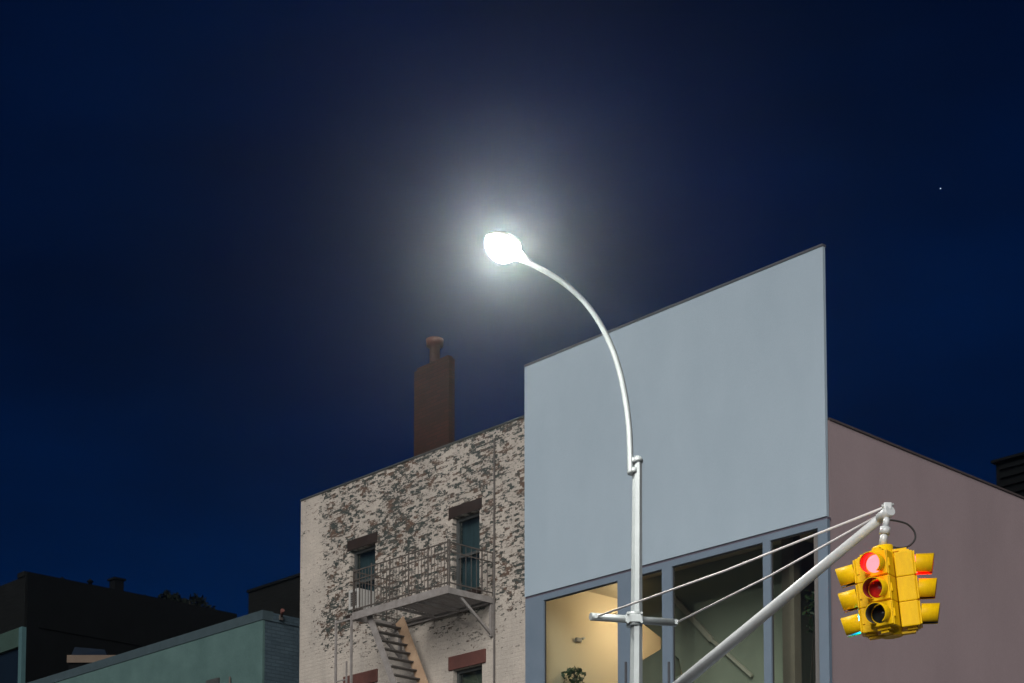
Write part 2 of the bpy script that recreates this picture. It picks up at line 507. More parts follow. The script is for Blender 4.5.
zFloor = zPan - 3.35
MB(O).box((sL, 0.0, KERB), (sR, 0.10, zFloor - .052)).build('lower_front', M['stucco'], wb)
# steel props holding the free-standing top of the front panel
pr = MB(O)
for s in (sL + .9, sL / 2, -1.0):
    pr.bar((s, .16, zTop - .3), (s, 2.0, zMauve - .3), .08)
pr.build('panel_prop', M['coping'], wb)
# window band: frame, mullions and four panes
zW1 = zPan - 0.035
zW0 = zFloor - .05
def sx(px, py=600): return pix(px, py)[0]
a1, b1 = sx(543, 640), sx(617, 640)
a2, b2 = sx(631.5, 640), sx(661.5, 640)
a3, b3 = sx(671.5, 640), sx(763, 640)
a4, b4 = sx(770.5, 640), sx(818.5, 640)
_, zG = pix(672, 566)
holes = [(a1, b1, zW0 + .12, zG), (a2, b2, zW0 + .12, zG), (a3, b3, zW0 + .12, zG), (a4, b4, zW0 + .12, zG)]
fr = MB(O).wall(sL, sR, zW0, zW1, holes, 0.015, 0.075).build('window_frame', M['frame'], wb)
MB(O).box((sL, 0.02, zW1), (sR, 0.10, zPan - .002)).build('shadow_gap', M['reveal'], wb)
for h in holes:
    MB(O).box((h[0], .055, h[2]), (h[1], .065, h[3])).build('window_pane', M['glass'], fr)
    gk = MB(O)
    gk.wall(h[0] + .001, h[1] - .001, h[2] + .001, h[3] - .001, [(h[0] + .022, h[1] - .022, h[2] + .022, h[3] - .022)], .042, .053)
    gk.build('gasket', M['gasket'], fr)
for px in (623.5, 666.5):
    hd = MB(O)
    s, z = pix(px + 2.5, 662)
    hd.box((s - .012, -.02, z - 1.0), (s + .012, .013, z))
    hd.build('door_pull', M['coping'], fr)
# the room behind the glass
_, zCeil0 = pix(575, 622, 2.6)
zCeil = max(zCeil0, zG + .18)
sP = sx(640, 620)
MB(O).box((sL + .2, .16, zCeil), (-.30, 5.2, zCeil + .12)).build('room_ceiling', M['ceiling'], wb)
MB(O).box((sL + .2, .104, zFloor - .05), (-.30, 5.2, zFloor)).build('room_floor', M['floor'], wb)
MB(O).box((sL + .202, .16, zFloor), (sL + .25, 5.19, zCeil - .002)).build('room_wall', M['room'], wb)
MB(O).box((sL + .2, 5.2, zFloor), (-.30, 5.3, zCeil)).build('stairwell_wall', M['room'], wb)
def P(px, py, y): return pix(px, py, y)
Y = 1.35
outer = [(sx(640, 640) + .2, zCeil - .01), P(642, 623, Y), P(661, 638, Y), P(661, 649, Y), P(641, 661, Y), P(640, 720, Y), P(800, 720, Y), (P(800, 720, Y)[0], zCeil - .01)]
outer[0] = (P(642, 623, Y)[0], zCeil - .01)
hole = [P(674.5, 655, Y), P(679, 659, Y), P(682, 674, Y), P(675.5, 677, Y)]
MB(O).poly([outer, hole], lambda s, y, z: (s, y, z), Y, Y + .14).build('stair_wall', M['olive'], wb)
sr_ = P(800, 720, Y)[0]
MB(O).box((sr_ - .1, Y + .142, zFloor), (sr_, 5.19, zCeil - .002)).build('light_block_partition', M['olive'], wb)  # added to block the pendant's warm light from the rightmost pane
s0, z0 = P(674, 598, Y - .05); s1, z1 = P(712, 640, Y - .05); s2, z2 = P(752, 676, Y - .05)
MB(O).bar((s0, Y - .05, z0), (s1, Y - .05, z1), .05, .085).bar((s1 + .003, Y - .05, z1), (s2, Y - .05, z2), .05, .05).build('stair_handrail', M['handrail'], wb)
s0, _ = P(782, 600, .7); s1, _ = P(794, 600, .7)
MB(O).box((s0, .7, zFloor), (s1, .86, zCeil)).build('room_column', M['taupe'], wb)

def leafy(mb, c, rad, n, size, rng, squash=1.0):
    for _ in range(n):
        d = Vector((rng.gauss(0, 1), rng.gauss(0, 1), rng.gauss(0, 1) * squash)).normalized() * rad * (rng.random() ** .45)
        p = Vector(c) + d
        t = Vector((rng.gauss(0, 1), rng.gauss(0, 1), rng.gauss(0, 1))).normalized()
        w = t.cross(Vector((rng.gauss(0, 1), rng.gauss(0, 1), rng.gauss(0, 1)))).normalized()
        L = size * rng.uniform(.7, 1.3)
        mb.bm.faces.new([mb.v(p - t * L), mb.v(p - w * L * .45), mb.v(p + t * L), mb.v(p + w * L * .45)])
rng = random.Random(3)
def potted(px, py_top, y, spread, label, n):
    s, zt = pix(px, py_top, y)
    t, o = gthing('potted_plant', s, y, label, 'plant', zFloor)
    pot = MB(o); pot.tube([(s, y, zFloor + .001), (s, y, zFloor + .35)], [.13, .18], 20); pot.build('pot', M['soil'], t)
    st = MB(o)
    for k in range(5):
        st.tube([(s, y, zFloor + .33), (s + rng.uniform(-.06, .06), y + rng.uniform(-.05, .05), (zFloor + zt) / 2), (s + rng.uniform(-spread, spread) * .8, y + rng.uniform(-.1, .1), zt - rng.uniform(.05, .4))], [.012, .009, .005], 6)
    st.build('stem', M['bark'], t)
    lf = MB(o)
    for k in range(n):
        ss, yy, zz = s + rng.gauss(0, spread * .6), y + rng.gauss(0, .09), zt - abs(rng.gauss(0, .35)) - .02
        leafy(lf, (ss, yy, zz), .05, 3, .055, rng)
    lf.build('foliage', M['leaf'], t)
potted(574, 668, .75, .15, 'dark leafy houseplant standing in the warm lit window', 60)
potted(813, 590, .55, .10, 'houseplant silhouette in the dark rightmost window pane', 50)
# the lamp that lights the room, hung under the ceiling behind the stair wall
y = 1.85; s, z = pix(655, 618, y); z = min(z, zCeil - .28)
t, o = gthing('pendant_lamp', s, y, 'warm lamp hanging inside the room behind the stair wall', 'lamp', z)
MB(o).tube([(s, y, z + .06), (s, y, zCeil - .001)], .008, 8).build('cord', M['cable'], t)
MB(o).tube([(s, y, z - .05), (s, y, z - .02), (s, y, z + .03), (s, y, z + .06)], [.03, .06, .05, .02], 16).build('bulb', emit('warm_bulb', (1, .80, .53), 470), t)
s, y, z = sx(735, 640), .75, zFloor + 1.15  # added fill lamp, out of view, brightens the stair wall and dark panes
t, o = gthing('hidden_fill_lamp', s, y, 'added fill lamp out of sight in the room below the slanting handrail', 'lamp', zFloor)
MB(o).tube([(s, y, zFloor + .001), (s, y, zFloor + .03), (s, y, zFloor + .031), (s, y, z - .06)], [.13, .13, .015, .015], 16).build('stand', M['irondark'], t)
MB(o).tube([(s, y, z - .06), (s, y, z - .02), (s, y, z + .04), (s, y, z + .07)], [.03, .06, .05, .02], 16).build('bulb', emit('fill_bulb', (.85, 1, .80), 38), t)
# small fitting on the warm wall
y, z = pixs(578, 640, sL + .26); s = sL + .25
t, o = gthing('wall_fitting', s, y, 'small grey and white fitting on the warm wall above the houseplant', 'fitting', z)
MB(o).box((s + .002, y - .07, z - .04), (s + .06, y + .05, z + .03), .01).build('body', M['iron'], t)
MB(o).tube([(s + .04, y + .052, z + .02), (s + .06, y + .11, z + .045)], .02, 10).build('head', M['acwhite'], t)

# dark roof bulkhead above the far end of the mauve wall
yb, zb0 = pixs(994, 486, -1.2)
s = -1.2
q = to_frame(at_depth(994, 458, (from_frame(-1.2, yb)).y))
t, o = gthing('roof_bulkhead', -2.4, 9.0, 'dark louvred rooftop bulkhead behind the mauve side wall', 'bulkhead', zMauve - .3)
hitq = to_frame(hit(996, 464, D2, FRONT + 8.2))
s_l, z_t = hitq.x, hitq.z
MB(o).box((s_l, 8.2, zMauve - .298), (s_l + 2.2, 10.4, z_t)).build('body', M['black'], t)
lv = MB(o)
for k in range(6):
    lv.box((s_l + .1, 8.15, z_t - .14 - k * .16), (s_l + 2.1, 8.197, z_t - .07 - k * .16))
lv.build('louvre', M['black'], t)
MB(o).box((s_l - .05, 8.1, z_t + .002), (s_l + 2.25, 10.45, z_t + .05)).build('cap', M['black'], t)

# ------------------------------------------------------------------ peeling painted brick building
SET = 0.06
bL, zbl = pix(301, 500, SET)
_, zbr = pix(526, 418.5, SET)
bTop = (zbl + zbr) / 2
bR = sL - .004
bb, O = gthing('brick_building', bR, SET, 'old brick building with peeling cream paint and an iron fire escape on its front', 'building')
def rect(x0, y0, x1, y1):
    """opening from picture corners: left/right columns taken at mid height, top-left and bottom-left rows at mid column"""
    ym, xm = (y0 + y1) / 2, (x0 + x1) / 2
    return (pix(x0, ym, SET)[0], pix(x1, ym, SET)[0], pix(xm, y1, SET)[1], pix(xm, y0, SET)[1])
wUR = rect(452.5, 514, 479.5, 592)
wUL = rect(350.5, 547, 375, 612)
wLR = rect(453, 667, 482, 790)
wLL = rect(347, 686, 374, 800)
ops = [wUR, wUL, wLR, wLL]
MB(O).wall(bL, bR, KERB, bTop, ops, SET, SET + .32).build('front_wall', M['paint'], bb)
MB(O).box((bL, SET + .322, KERB), (bL + .3, 12, bTop - .02)).build('side_wall', M['darkbrick'], bb)
MB(O).box((bR - .3, SET + .322, KERB), (bR, 12, bTop - .02)).build('party_wall', M['darkbrick'], bb)
MB(O).box((bL + .3, 11.7, KERB), (bR - .3, 12, bTop - .02)).build('rear_wall', M['darkbrick'], bb)
rf = MB(O).box((bL + .3, SET + .322, bTop - .5), (bR - .3, 11.7, bTop - .3)).build('roof', M['roof'], bb)
MB(O).box((bL - .01, SET - .015, bTop + .002), (bR, SET + .34, bTop + .035)).build('parapet_coping', M['sash'], bb)
for k, w in enumerate(ops):
    up = k < 2
    hgt = .20 if up else .24
    sz = MB(O)
    lm = sz.box((w[0] - .10, SET - (.012 if up else .03), w[3] + .002), (w[1] + (.06 if up else .10), SET + .26, w[3] + hgt), .012).build('lintel', M['lintel'] if up else M['lintel_red'], bb)
    y = SET + .085
    wf = MB(O)
    zm = (w[2] + w[3]) / 2
    wf.wall(w[0] + .002, w[1] - .002, w[2] + .002, w[3] - .002, [(w[0] + .06, w[1] - .06, w[2] + .07, zm - .025), (w[0] + .06, w[1] - .06, zm + .025, w[3] - .06)], y, y + .07)
    fo = wf.build('window', M['sash'], bb)
    MB(O).box((w[0] + .06, y + .03, w[2] + .07), (w[1] - .06, y + .036, zm - .025)).box((w[0] + .06, y + .03, zm + .025), (w[1] - .06, y + .036, w[3] - .06)).build('pane', M['oldglass'], fo)
    MB(O).box((w[0] + .01, y + .12, w[2]), (w[1] - .01, y + .14, w[3])).build('curtain' if up else 'blind', M['curtain'] if up else M['blind'], fo)
    MB(O).box((w[0] - .06, SET - .06, w[2] - .09), (w[1] + .06, SET + .16, w[2] - .002)).build('sill', M['lintel'], bb)
# chimney behind the parapet
yc = 1.6
cs0, _ = pix(414, 420, yc); cs1, _ = pix(449, 420, yc)
_, zc = pix(433, 364, yc)
ch = MB(O).box((cs0, yc, bTop - .3), (cs1, yc + .14, zc)).build('chimney', M['chimney'], rf)
cs1b = cs1 + .002
cp = MB(O); cp.box((cs0 + .06, yc + .02, zc + .002), (cs1 - .05, yc + .13, zc + .06)); cp.build('chimney_cap', M['chimney'], rf)
sm = (cs0 + cs1) / 2 + .0
_, zp = pix(433, 338, yc)
MB(O).tube([(sm, yc + .08, zc + .06), (sm, yc + .08, zp - .14), (sm, yc + .08, zp - .13), (sm, yc + .08, zp)], [.10, .10, .16, .17], 16).build('chimney_pot', M['pot'], rf)
# conduit down the front
s, z = pix(495.5, 440, SET)
MB(O).tube([(s, SET - .03, 3.0), (s, SET - .03, z)], .016, 8).build('conduit', M['irondark'], bb)

# ------------------------------------------------------------------ fire escape
NP = SET - 1.02          # outer edge of the platform
sPr, zPl = pix(494, 600, SET)
sPl = pix(352, 614, NP)[0]
fe, O = gthing('fire_escape', (sPl + sPr) / 2, SET, 'iron fire escape balcony with railing and steep stair on the peeling brick front', 'fire escape', zPl)
pf = MB(O)
pf.box((sPl, NP, zPl - .06), (sPr, NP + .03, zPl + .07))
pf.box((sPl, SET - .045, zPl - .06), (sPr, SET - .005, zPl + .02))
pf.box((sPl, NP + .03, zPl - .06), (sPl + .03, SET - .045, zPl + .04))
pf.box((sPr - .03, NP + .03, zPl - .06), (sPr, SET - .045, zPl + .04))
sOp0, sOp1 = sPl + .28, sPl + 1.05       # stair opening
pf.box((sOp1, NP + .03, zPl - .05), (sOp1 + .03, SET - .045, zPl + .0))
pf.box((sPl + (sPr - sPl) * .66, NP + .03, zPl - .07), (sPl + (sPr - sPl) * .66 + .05, SET - .045, zPl - .01))
pf.build('platform', M['iron'], fe)
sl = MB(O)
k = 0
yy = NP + .05
while yy < SET - .07:
    x0 = sOp1 + .03 if NP + .15 < yy < SET - .2 else sPl + .03
    sl.box((x0, yy, zPl - .005), (sPr - .03, yy + .026, zPl + .012))
    yy += .068
sl.build('deck_slats', M['irondark'], fe)
RH = .80
def railing(p, q, n):
    m = MB(O)
    p, q = Vector(p), Vector(q)
    up = Vector((0, 0, 1))
    m.bar(p + up * RH, q + up * RH, .018, .020)
    m.bar(p + up * (RH - .16), q + up * (RH - .16), .014, .018)
    m.bar(p + up * .12, q + up * .12, .02, .02)
    for i in range(n + 1):
        c = p.lerp(q, i / n)
        m.bar(c + up * .06, c + up * (RH - .015 if i % 6 else RH + .05), .008 if i % 6 else .018)
    return m.build('railing', M['railiron'], fe)
railing((sPl + .015, NP + .015, zPl), (sPr - .03, NP + .015, zPl), 30)
railing((sPr - .015, NP + .04, zPl), (sPr - .015, SET - .02, zPl), 8)
railing((sPl + .015, NP + .04, zPl), (sPl + .015, SET - .02, zPl), 8)
for s in (sPr - .04, sPl + .12):
    b = MB(O)
    b.bar((s, SET - .03, zPl - .62), (s, SET - .03, zPl - .06), .05, .05)
    b.bar((s, SET - .03, zPl - .58), (s, NP + .30, zPl - .07), .035, .045)
    b.build('bracket', M['iron'], fe)
# steep stair going down to the right under the opening
st_top, st_run, st_drop = sOp0 + .05, 1.62, 3.1
yo, yi = NP + .12, SET - .30
stp = MB(O)
stp.bar((st_top, yo, zPl - .02), (st_top + st_run, yo, zPl - .02 - st_drop), .03, .12)
sto = stp.build('stair', M['iron'], fe)
tag(MB(O).bar((st_top + .1, yi, zPl - .02), (st_top + .1 + st_run, yi, zPl - .02 - st_drop), .03, .22).build('stringer', M['tan'], sto), 'wide tan stringer plate')
for k in range(1, 19):
    f = k / 19
    MB(O).box((st_top + st_run * f - .045, yo + .018, zPl - .015 - st_drop * f), (st_top + st_run * f + .085, yi - .018, zPl + .004 - st_drop * f)).build('tread', M['irondark'], sto)
# drop ladder in its guides at the left end
dl = MB(O)
sd0, sd1 = pix(336, 640, NP - .0)[0], sPl - .01
for s in (sd0, sd1):
    dl.bar((s, NP, zPl - 3.4), (s, NP, zPl + .02), .035)
dl.bar((sd0, NP, zPl - .03), (sd1, NP, zPl - .03), .03)
lo = dl.build('ladder_guide', M['iron'], fe)
ld = MB(O)
m0, m1 = sd0 + .07, sd1 - .07
for s in (m0, m1):
    ld.bar((s, NP - .05, zPl - 4.2), (s, NP - .05, zPl - .78), .025)
for k in range(11):
    ld.bar((m0, NP - .05, zPl - 4.1 + k * .3), (m1, NP - .05, zPl - 4.1 + k * .3), .02)
ld.build('drop_ladder', M['iron'], fe)
# window air conditioner
s0, z0 = pix(349, 613, SET - .25); s1, z1 = pix(357, 597, SET - .25)
t, O2 = gthing('air_conditioner', (s0 + s1) / 2, SET, 'small off-white window air conditioner in the left window behind the railing', 'air conditioner', wUL[2])
zz = wUL[2] + .004
MB(O2).wall(s0, s1 + .05, zz, zz + .36, [(s0 + .04, s1 + .01, zz + .05, zz + .31)], SET - .26, SET - .22).box((s0, SET - .219, zz), (s1 + .05, SET + .16, zz + .36)).build('casing', M['acwhite'], t)
gr = MB(O2)
for k in range(6):
    gr.box((s0 + .04, SET - .245, zz + .06 + k * .042), (s1 + .01, SET - .23, zz + .08 + k * .042))
gr.build('grille', M['irondark'], t)

# ------------------------------------------------------------------ pale green low building
gL, zgl = pix(26, 683, 0)
gR, zgr = pix(263, 610, 0)
gTop = zgr
gb, O = gthing('green_building', gR, 0, 'low building with a pale green front wall and grey coping left of the brick building', 'building')
gL = pix(23.5, 660, 0)[0] + .01
MB(O).box((gL, 0, KERB), (gR, .05, gTop - .19)).build('front_wall', M['mint'], gb)
MB(O).box((gL, -.016, gTop - .188), (gR + .012, .24, gTop)).build('parapet_coping', M['mintcap'], gb)
MB(O).box((gR - .3, .052, KERB), (gR - .003, 12, gTop - .19)).build('side_wall', M['sidebrick'], gb)
MB(O).box((gR - .32, .242, gTop - .188), (gR + .012, 12, gTop - .02)).build('side_coping', M['sidebrick'], gb)
MB(O).box((gL, 11.7, KERB), (gR - .3, 12, gTop - .3)).build('rear_wall', M['sidebrick'], gb)
MB(O).box((gL, .052, gTop - .5), (gR - .302, 11.7, gTop - .35)).build('roof', M['roof'], gb)
# small lamp bracket on the corner
s, z = gR - .0, gTop - .12
t, o = gthing('wall_lamp', gR + .02, .35, 'tiny unlit lamp fitting on the right corner of the green building', 'lamp', gTop - .1)
MB(o).box((gR + .027, .36, gTop - .14), (gR + .06, .44, gTop - .04)).build('bracket', M['irondark'], t)
MB(o).tube([(gR + .06, .40, gTop - .07), (gR + .12, .36, gTop - .02), (gR + .19, .33, gTop + .02)], [.015, .03, .042], 12).build('lamp_head', M['lintel_red'], t)
# stub pipes low on the green wall
for px, top, w in ((231.5, 677, .02),):
    s, z = pix(px, top, 0)
    MB(O).tube([(s, -.04, 5), (s, -.04, z)], w, 8).build('pipe', M['irondark'], gb)
s0, z0 = pix(208, 681, 0); s1, _ = pix(220, 681, 0)
MB(O).box((s0, -.05, z0 - 1.6), (s1, -.003, z0)).build('window_head', M['sash'], gb)
# rooftop bulkhead (dark) by the side wall
yb = 2.6
s0, z0 = pix(248.5, 593, yb); s1 = gR - .34
s1 = pix(300, 590, yb)[0]
s1 = min(s1, gR - .32)
t, o = gthing('stair_bulkhead', (s0 + s1) / 2, yb, 'dark brick rooftop stair bulkhead standing behind the green building coping', 'bulkhead', gTop - .35)
MB(o).box((s0, yb, gTop - .348), (s1, yb + 3, z0)).build('body', M['darkbrick'], t)
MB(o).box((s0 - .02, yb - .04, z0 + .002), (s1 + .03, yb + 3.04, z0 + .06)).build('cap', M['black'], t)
MB(o).tube([(s1 - .3, yb + .3, z0 + .06), (s1 - .3, yb + .3, z0 + .35)], .04, 10).build('vent_pipe', M['irondark'], t)
# low covered plant box on the green roof
c0 = at_depth(67, 652, 39.8); c1 = at_depth(128, 652, 39.8)
rt = gTop - .35
t = empty('roof_hatch', (c0.x, 39.8, rt), 0, 'low rooftop hatch with a pale tan fascia behind the green parapet', 'roof hatch')
o = (c0.x, 39.8, rt)
zf0 = at_depth(67, 662.5, 39.8).z; zf1 = at_depth(67, 655, 39.8).z
MB(o).box((c0.x + .03, 39.85, rt + .003), (c1.x, 40.5, zf0 - .002)).build('body', M['black'], t)
MB(o).box((c0.x, 39.8, zf0), (c1.x + .05, 40.55, zf1)).build('fascia', M['ledge'], t)
zs = at_depth(70, 647, 40.1).z
MB(o).hexa([(c0.x + .05, 39.95, zf1 + .002), (c0.x + .9, 39.95, zf1 + .002), (c0.x + .9, 40.5, zf1 + .002), (c0.x + .05, 40.5, zf1 + .002),
            (c0.x + .1, 40.1, zs), (c0.x + .8, 40.1, zs - .06), (c0.x + .8, 40.4, zs - .06), (c0.x + .1, 40.4, zs)]).build('skylight', M['bluish'], t)

# ------------------------------------------------------------------ dark building at the far left
dR, zd = pix(23, 572, 0)
dR = gL - .012
_, zd = pix(23, 572, 0)
db, O = gthing('dark_building', dR, 0, 'unlit dark building with long roofline at the far left', 'building')
dLft = dR - 9
zBand, _z = pix(10, 640, 0)[1], 0
zB1 = pix(23, 627, 0)[1]
zB0 = pix(8, 651, 0)[1]
LEN = pixs(237, 612, dR)[0]
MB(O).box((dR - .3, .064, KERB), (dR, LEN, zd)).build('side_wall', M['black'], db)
MB(O).box((dLft, 0, zB1), (dR, .06, zd - .12)).build('upper_front', M['darkbrick'], db)
MB(O).box((dR - .34, -.03, zd - .118), (dR - .005, .06, zd + .0)).build('corner_block', M['darkbrick'], db)
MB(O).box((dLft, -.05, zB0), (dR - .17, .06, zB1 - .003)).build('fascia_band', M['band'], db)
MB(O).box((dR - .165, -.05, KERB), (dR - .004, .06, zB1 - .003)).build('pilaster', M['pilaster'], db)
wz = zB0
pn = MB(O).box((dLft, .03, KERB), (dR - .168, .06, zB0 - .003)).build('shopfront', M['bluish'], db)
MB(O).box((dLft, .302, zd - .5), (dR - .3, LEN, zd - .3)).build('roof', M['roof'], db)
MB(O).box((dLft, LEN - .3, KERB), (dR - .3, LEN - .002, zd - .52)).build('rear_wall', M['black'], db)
cb = MB(O)
y = .4
MB(O).box((dR - .1, .36, zd - 1.3), (dR + .02, LEN - .02, zd - 1.18)).build('string_course', M['black'], db)
for px0, px1, pt, nm in ((88, 92, 579, 'vent_pipe'), (112, 121, 581, 'roof_vent'), (60, 64, 577, 'vent_pipe')):
    ya, _ = pixs(px0, 590, dR - .15); yb_, _ = pixs(px1, 590, dR - .15)
    _, zt = pixs((px0 + px1) / 2, pt, dR - .15)
    m = MB(O)
    if nm == 'vent_pipe':
        m.tube([(dR - .15, (ya + yb_) / 2, zd), (dR - .15, (ya + yb_) / 2, zt - .08), (dR - .15, (ya + yb_) / 2, zt - .07), (dR - .15, (ya + yb_) / 2, zt)], [.05, .05, .09, .02], 10)
    else:
        m.box((dR - .28, ya, zd), (dR - .02, yb_, zt)); m.box((dR - .32, ya - .04, zt + .001), (dR + .02, yb_ + .04, zt + .05))
    m.build(nm, M['black'], db)

# tree beyond the dark building
def tree(px, py, Yd, rad, label):
    top = at_depth(px, py, Yd)
    t = empty('tree', (top.x, Yd, 0), 0, label, 'tree')
    o = (top.x, Yd, 0)
    r = random.Random(int(px))
    tr = MB(o)
    zc = top.z - rad * .9
    tr.tube([(top.x, Yd, 0), (top.x + .1, Yd, zc * .5), (top.x, Yd, zc)], [.28, .2, .1], 10)
    for k in range(9):
        a = k * 2.4
        tr.tube([(top.x + .05, Yd, zc * (.55 + .04 * k)), (top.x + math.cos(a) * rad * .6, Yd + math.sin(a) * rad * .6, zc + r.uniform(-.6, .5) * rad)], [.07, .02], 6)
    tr.build('trunk', M['bark'], t)
    cr = MB(o)
    for k in range(34):
        d = Vector((r.gauss(0, 1), r.gauss(0, 1), r.gauss(0, 1))).normalized() * rad * r.uniform(.3, .92)
        leafy(cr, (top.x + d.x, Yd + d.y, zc + d.z * .9), rad * r.uniform(.25, .42), 120, .10, r)
    cr.build('crown', M['crown'], t)
tree(175, 588, 50.0, 1.0, 'dark tree top showing beyond the right end of the dark roofline')

# ------------------------------------------------------------------ lamp post with signal arm
DP = 19.0
base = at_depth(636.5, 1046, DP); base.z = KERB
lp = empty('lamp_post', base, 0, 'tall silver lamp post with a curved arm, lit lamp and guyed signal arm', 'lamp post')
o = tuple(base)
ptop = at_depth(637.3, 463, DP)
def pxm(n, Yd): return n / F * Yd
pole = MB(o)
pole.tube([(base.x, DP, KERB + .002), (base.x, DP, KERB + .05), (base.x, DP, KERB + .5), (base.x, DP, KERB + .55), (base.x, DP, 4.0), tuple(ptop)], [.17, .17, .15, .10, .086, .056], 8, smooth=False)
po = pole.build('pole', M['galv'], lp)
MB(o).tube([(ptop.x, DP, ptop.z + .002), (ptop.x, DP, ptop.z + .03), (ptop.x, DP, ptop.z + .06), (ptop.x, DP, ptop.z + .085)], [.064, .067, .05, .012], 12).build('pole_cap', M['galv'], po)
# curved lamp arm in the upright plane square to the street front
DIR = -D2
def on_arm(px, py):
    r = ray(px, py); nrm = D1
    org = Vector((base.x, DP, 0)) - DIR * 0.0
    return CAM + r * ((nrm.dot(org) - nrm.dot(CAM)) / nrm.dot(r))
pts = [on_arm(*q) for q in ((630.5, 474), (630.2, 452), (628.8, 425), (625.0, 396), (618.8, 368), (610.0, 343), (598.5, 321), (584.5, 302), (567.5, 286), (549, 273.5), (531, 264), (517, 258))]
def smooth_path(p, n=5):
    out = []
    for i in range(len(p) - 1):
        a, b, c, d = p[max(i - 1, 0)], p[i], p[i + 1], p[min(i + 2, len(p) - 1)]
        for k in range(n):
            t = k / n
            out.append(.5 * ((2 * b) + (c - a) * t + (2 * a - 5 * b + 4 * c - d) * t * t + (3 * b - 3 * c + d - a) * t ** 3))
    out.append(p[-1])
    return out
sp_ = smooth_path(pts)
MB(o).tube(sp_, [.036 - .010 * i / (len(sp_) - 1) for i in range(len(sp_))], 12).build('lamp_arm', M['galv'], lp)
for dz in (.04, .15):
    cl_ = MB(o)
    c = Vector((base.x, DP, pts[0].z + dz))
    cl_.bar((c.x, c.y, c.z), tuple(Vector((pts[0].x, pts[0].y, c.z))), .07, .05)
    cl_.tube([(c.x, c.y, c.z - .03), (c.x, c.y, c.z + .03)], .066, 12)
    cl_.build('arm_clamp', M['galv'], lp)
# luminaire: cobra head housing with a drop bowl
LP = on_arm(502, 248)
e = (pts[-1] - pts[-3]); e.z *= .4
fw = Vector((DIR.x, DIR.y, .10)).normalized()
sd_ = Vector((0, 0, 1)).cross(fw).normalized()
upv = fw.cross(sd_).normalized()
def ellips(mb, c, prof, n=24, bottom=False):
    """stack of ovals along upv: (height, half length, half width, shift)"""
    rings = []
    for hgt, a, b, sh in prof:
        rings.append([mb.v(c + upv * hgt + fw * (math.cos(t) * a + sh) + sd_ * math.sin(t) * b) for t in (2 * math.pi * k / n for k in range(n))])
    for r0, r1 in zip(rings, rings[1:]):
        for k in range(n):
            f = mb.bm.faces.new((r0[k], r0[(k + 1) % n], r1[(k + 1) % n], r1[k])); f.smooth = True
    mb.bm.faces.new(rings[0]); mb.bm.faces.new(rings[-1][::-1])
lum = MB(o)
ellips(lum, LP, [(.055, .205, .152, -.01), (.070, .212, .157, -.02), (.098, .20, .142, -.03), (.118, .15, .10, -.04), (.128, .08, .055, -.05)])
lum.tube([tuple(pts[-2]), tuple(LP + upv * .085 - fw * .17)], [.028, .036], 12)
lo_ = lum.build('luminaire', M['housing'], lp)
bowl = MB(o)
ellips(bowl, LP, [(.054, .195, .143, 0), (.02, .195, .147, 0), (-.035, .18, .138, 0), (-.085, .145, .113, 0), (-.118, .095, .075, 0), (-.132, .03, .025, 0)], 20)
bowl.build('lamp_bowl', M['lens'], lo_)
# cross bar with the two guy wires
bl = at_depth(590.5, 616.5, DP - .20); br_ = at_depth(676, 622.8, DP + .19)
DT = 15.0
tip = at_depth(887, 513, DT)
foot = at_depth(637, 722, DP); foot.x = base.x
cb_ = MB(o)
off = Vector((.09, -.10, 0))
cb_.tube([tuple(bl), tuple(br_)], .043, 14)
cb_.build('cross_bar', M['galv'], lp)
k_ = MB(o)
mid = (bl + br_) / 2
zc_ = at_depth(637, 620, DP).z
for dz in (-.075, .03):
    k_.tube([(base.x, DP, zc_ + dz), (base.x, DP, zc_ + dz + .05)], .088, 12)
k_.box((base.x - .10, DP - .10, zc_ - .045), (base.x + .09, DP - .055, zc_ + .045), .008)
for dx in (-.075, .075):
    for dz in (-.05, .05):
        k_.tube([(base.x + dx, DP - .125, zc_ + dz), (base.x + dx, DP - .05, zc_ + dz)], .014, 8)
k_.build('bar_clamp', M['galv'], lp)
for e_, sgn in ((bl.lerp(br_, .06), 1), (br_, -1)):
    t_ = tip + Vector((0, 0, .06 if sgn > 0 else .02))
    MB(o).tube([tuple(e_), tuple(e_.lerp(t_, .5) - Vector((0, 0, .03))), tuple(t_)], .011, 8).build('guy_wire', M['wire'], lp)
    MB(o).tube([tuple(e_ - Vector((0, .05, 0))), tuple(e_ + Vector((0, .02, 0)))], .026, 10).build('wire_eye', M['galv'], lp)
MB(o).tube([tuple(foot), tuple(foot.lerp(tip, .5)), tuple(tip)], [.072, .058, .040], 14).build('signal_arm', M['white_metal'], lp)
MB(o).tube([(foot.x, DP, foot.z - .14), (foot.x, DP, foot.z + .14)], .105, 12).build('arm_collar', M['galv'], lp)
tp = MB(o)
d_ = (tip - foot).normalized()
tp.tube([tuple(tip - d_ * .10), tuple(tip + d_ * .05)], .050, 14)
tp.box((tip.x - .035, DT - .045, tip.z + .02), (tip.x + .035, DT + .045, tip.z + .085), .01)
tp.tube([(tip.x - .045, DT, tip.z + .06), (tip.x + .06, DT, tip.z + .075)], .012, 8)
tp.build('arm_end_fitting', M['white_metal'], lp)

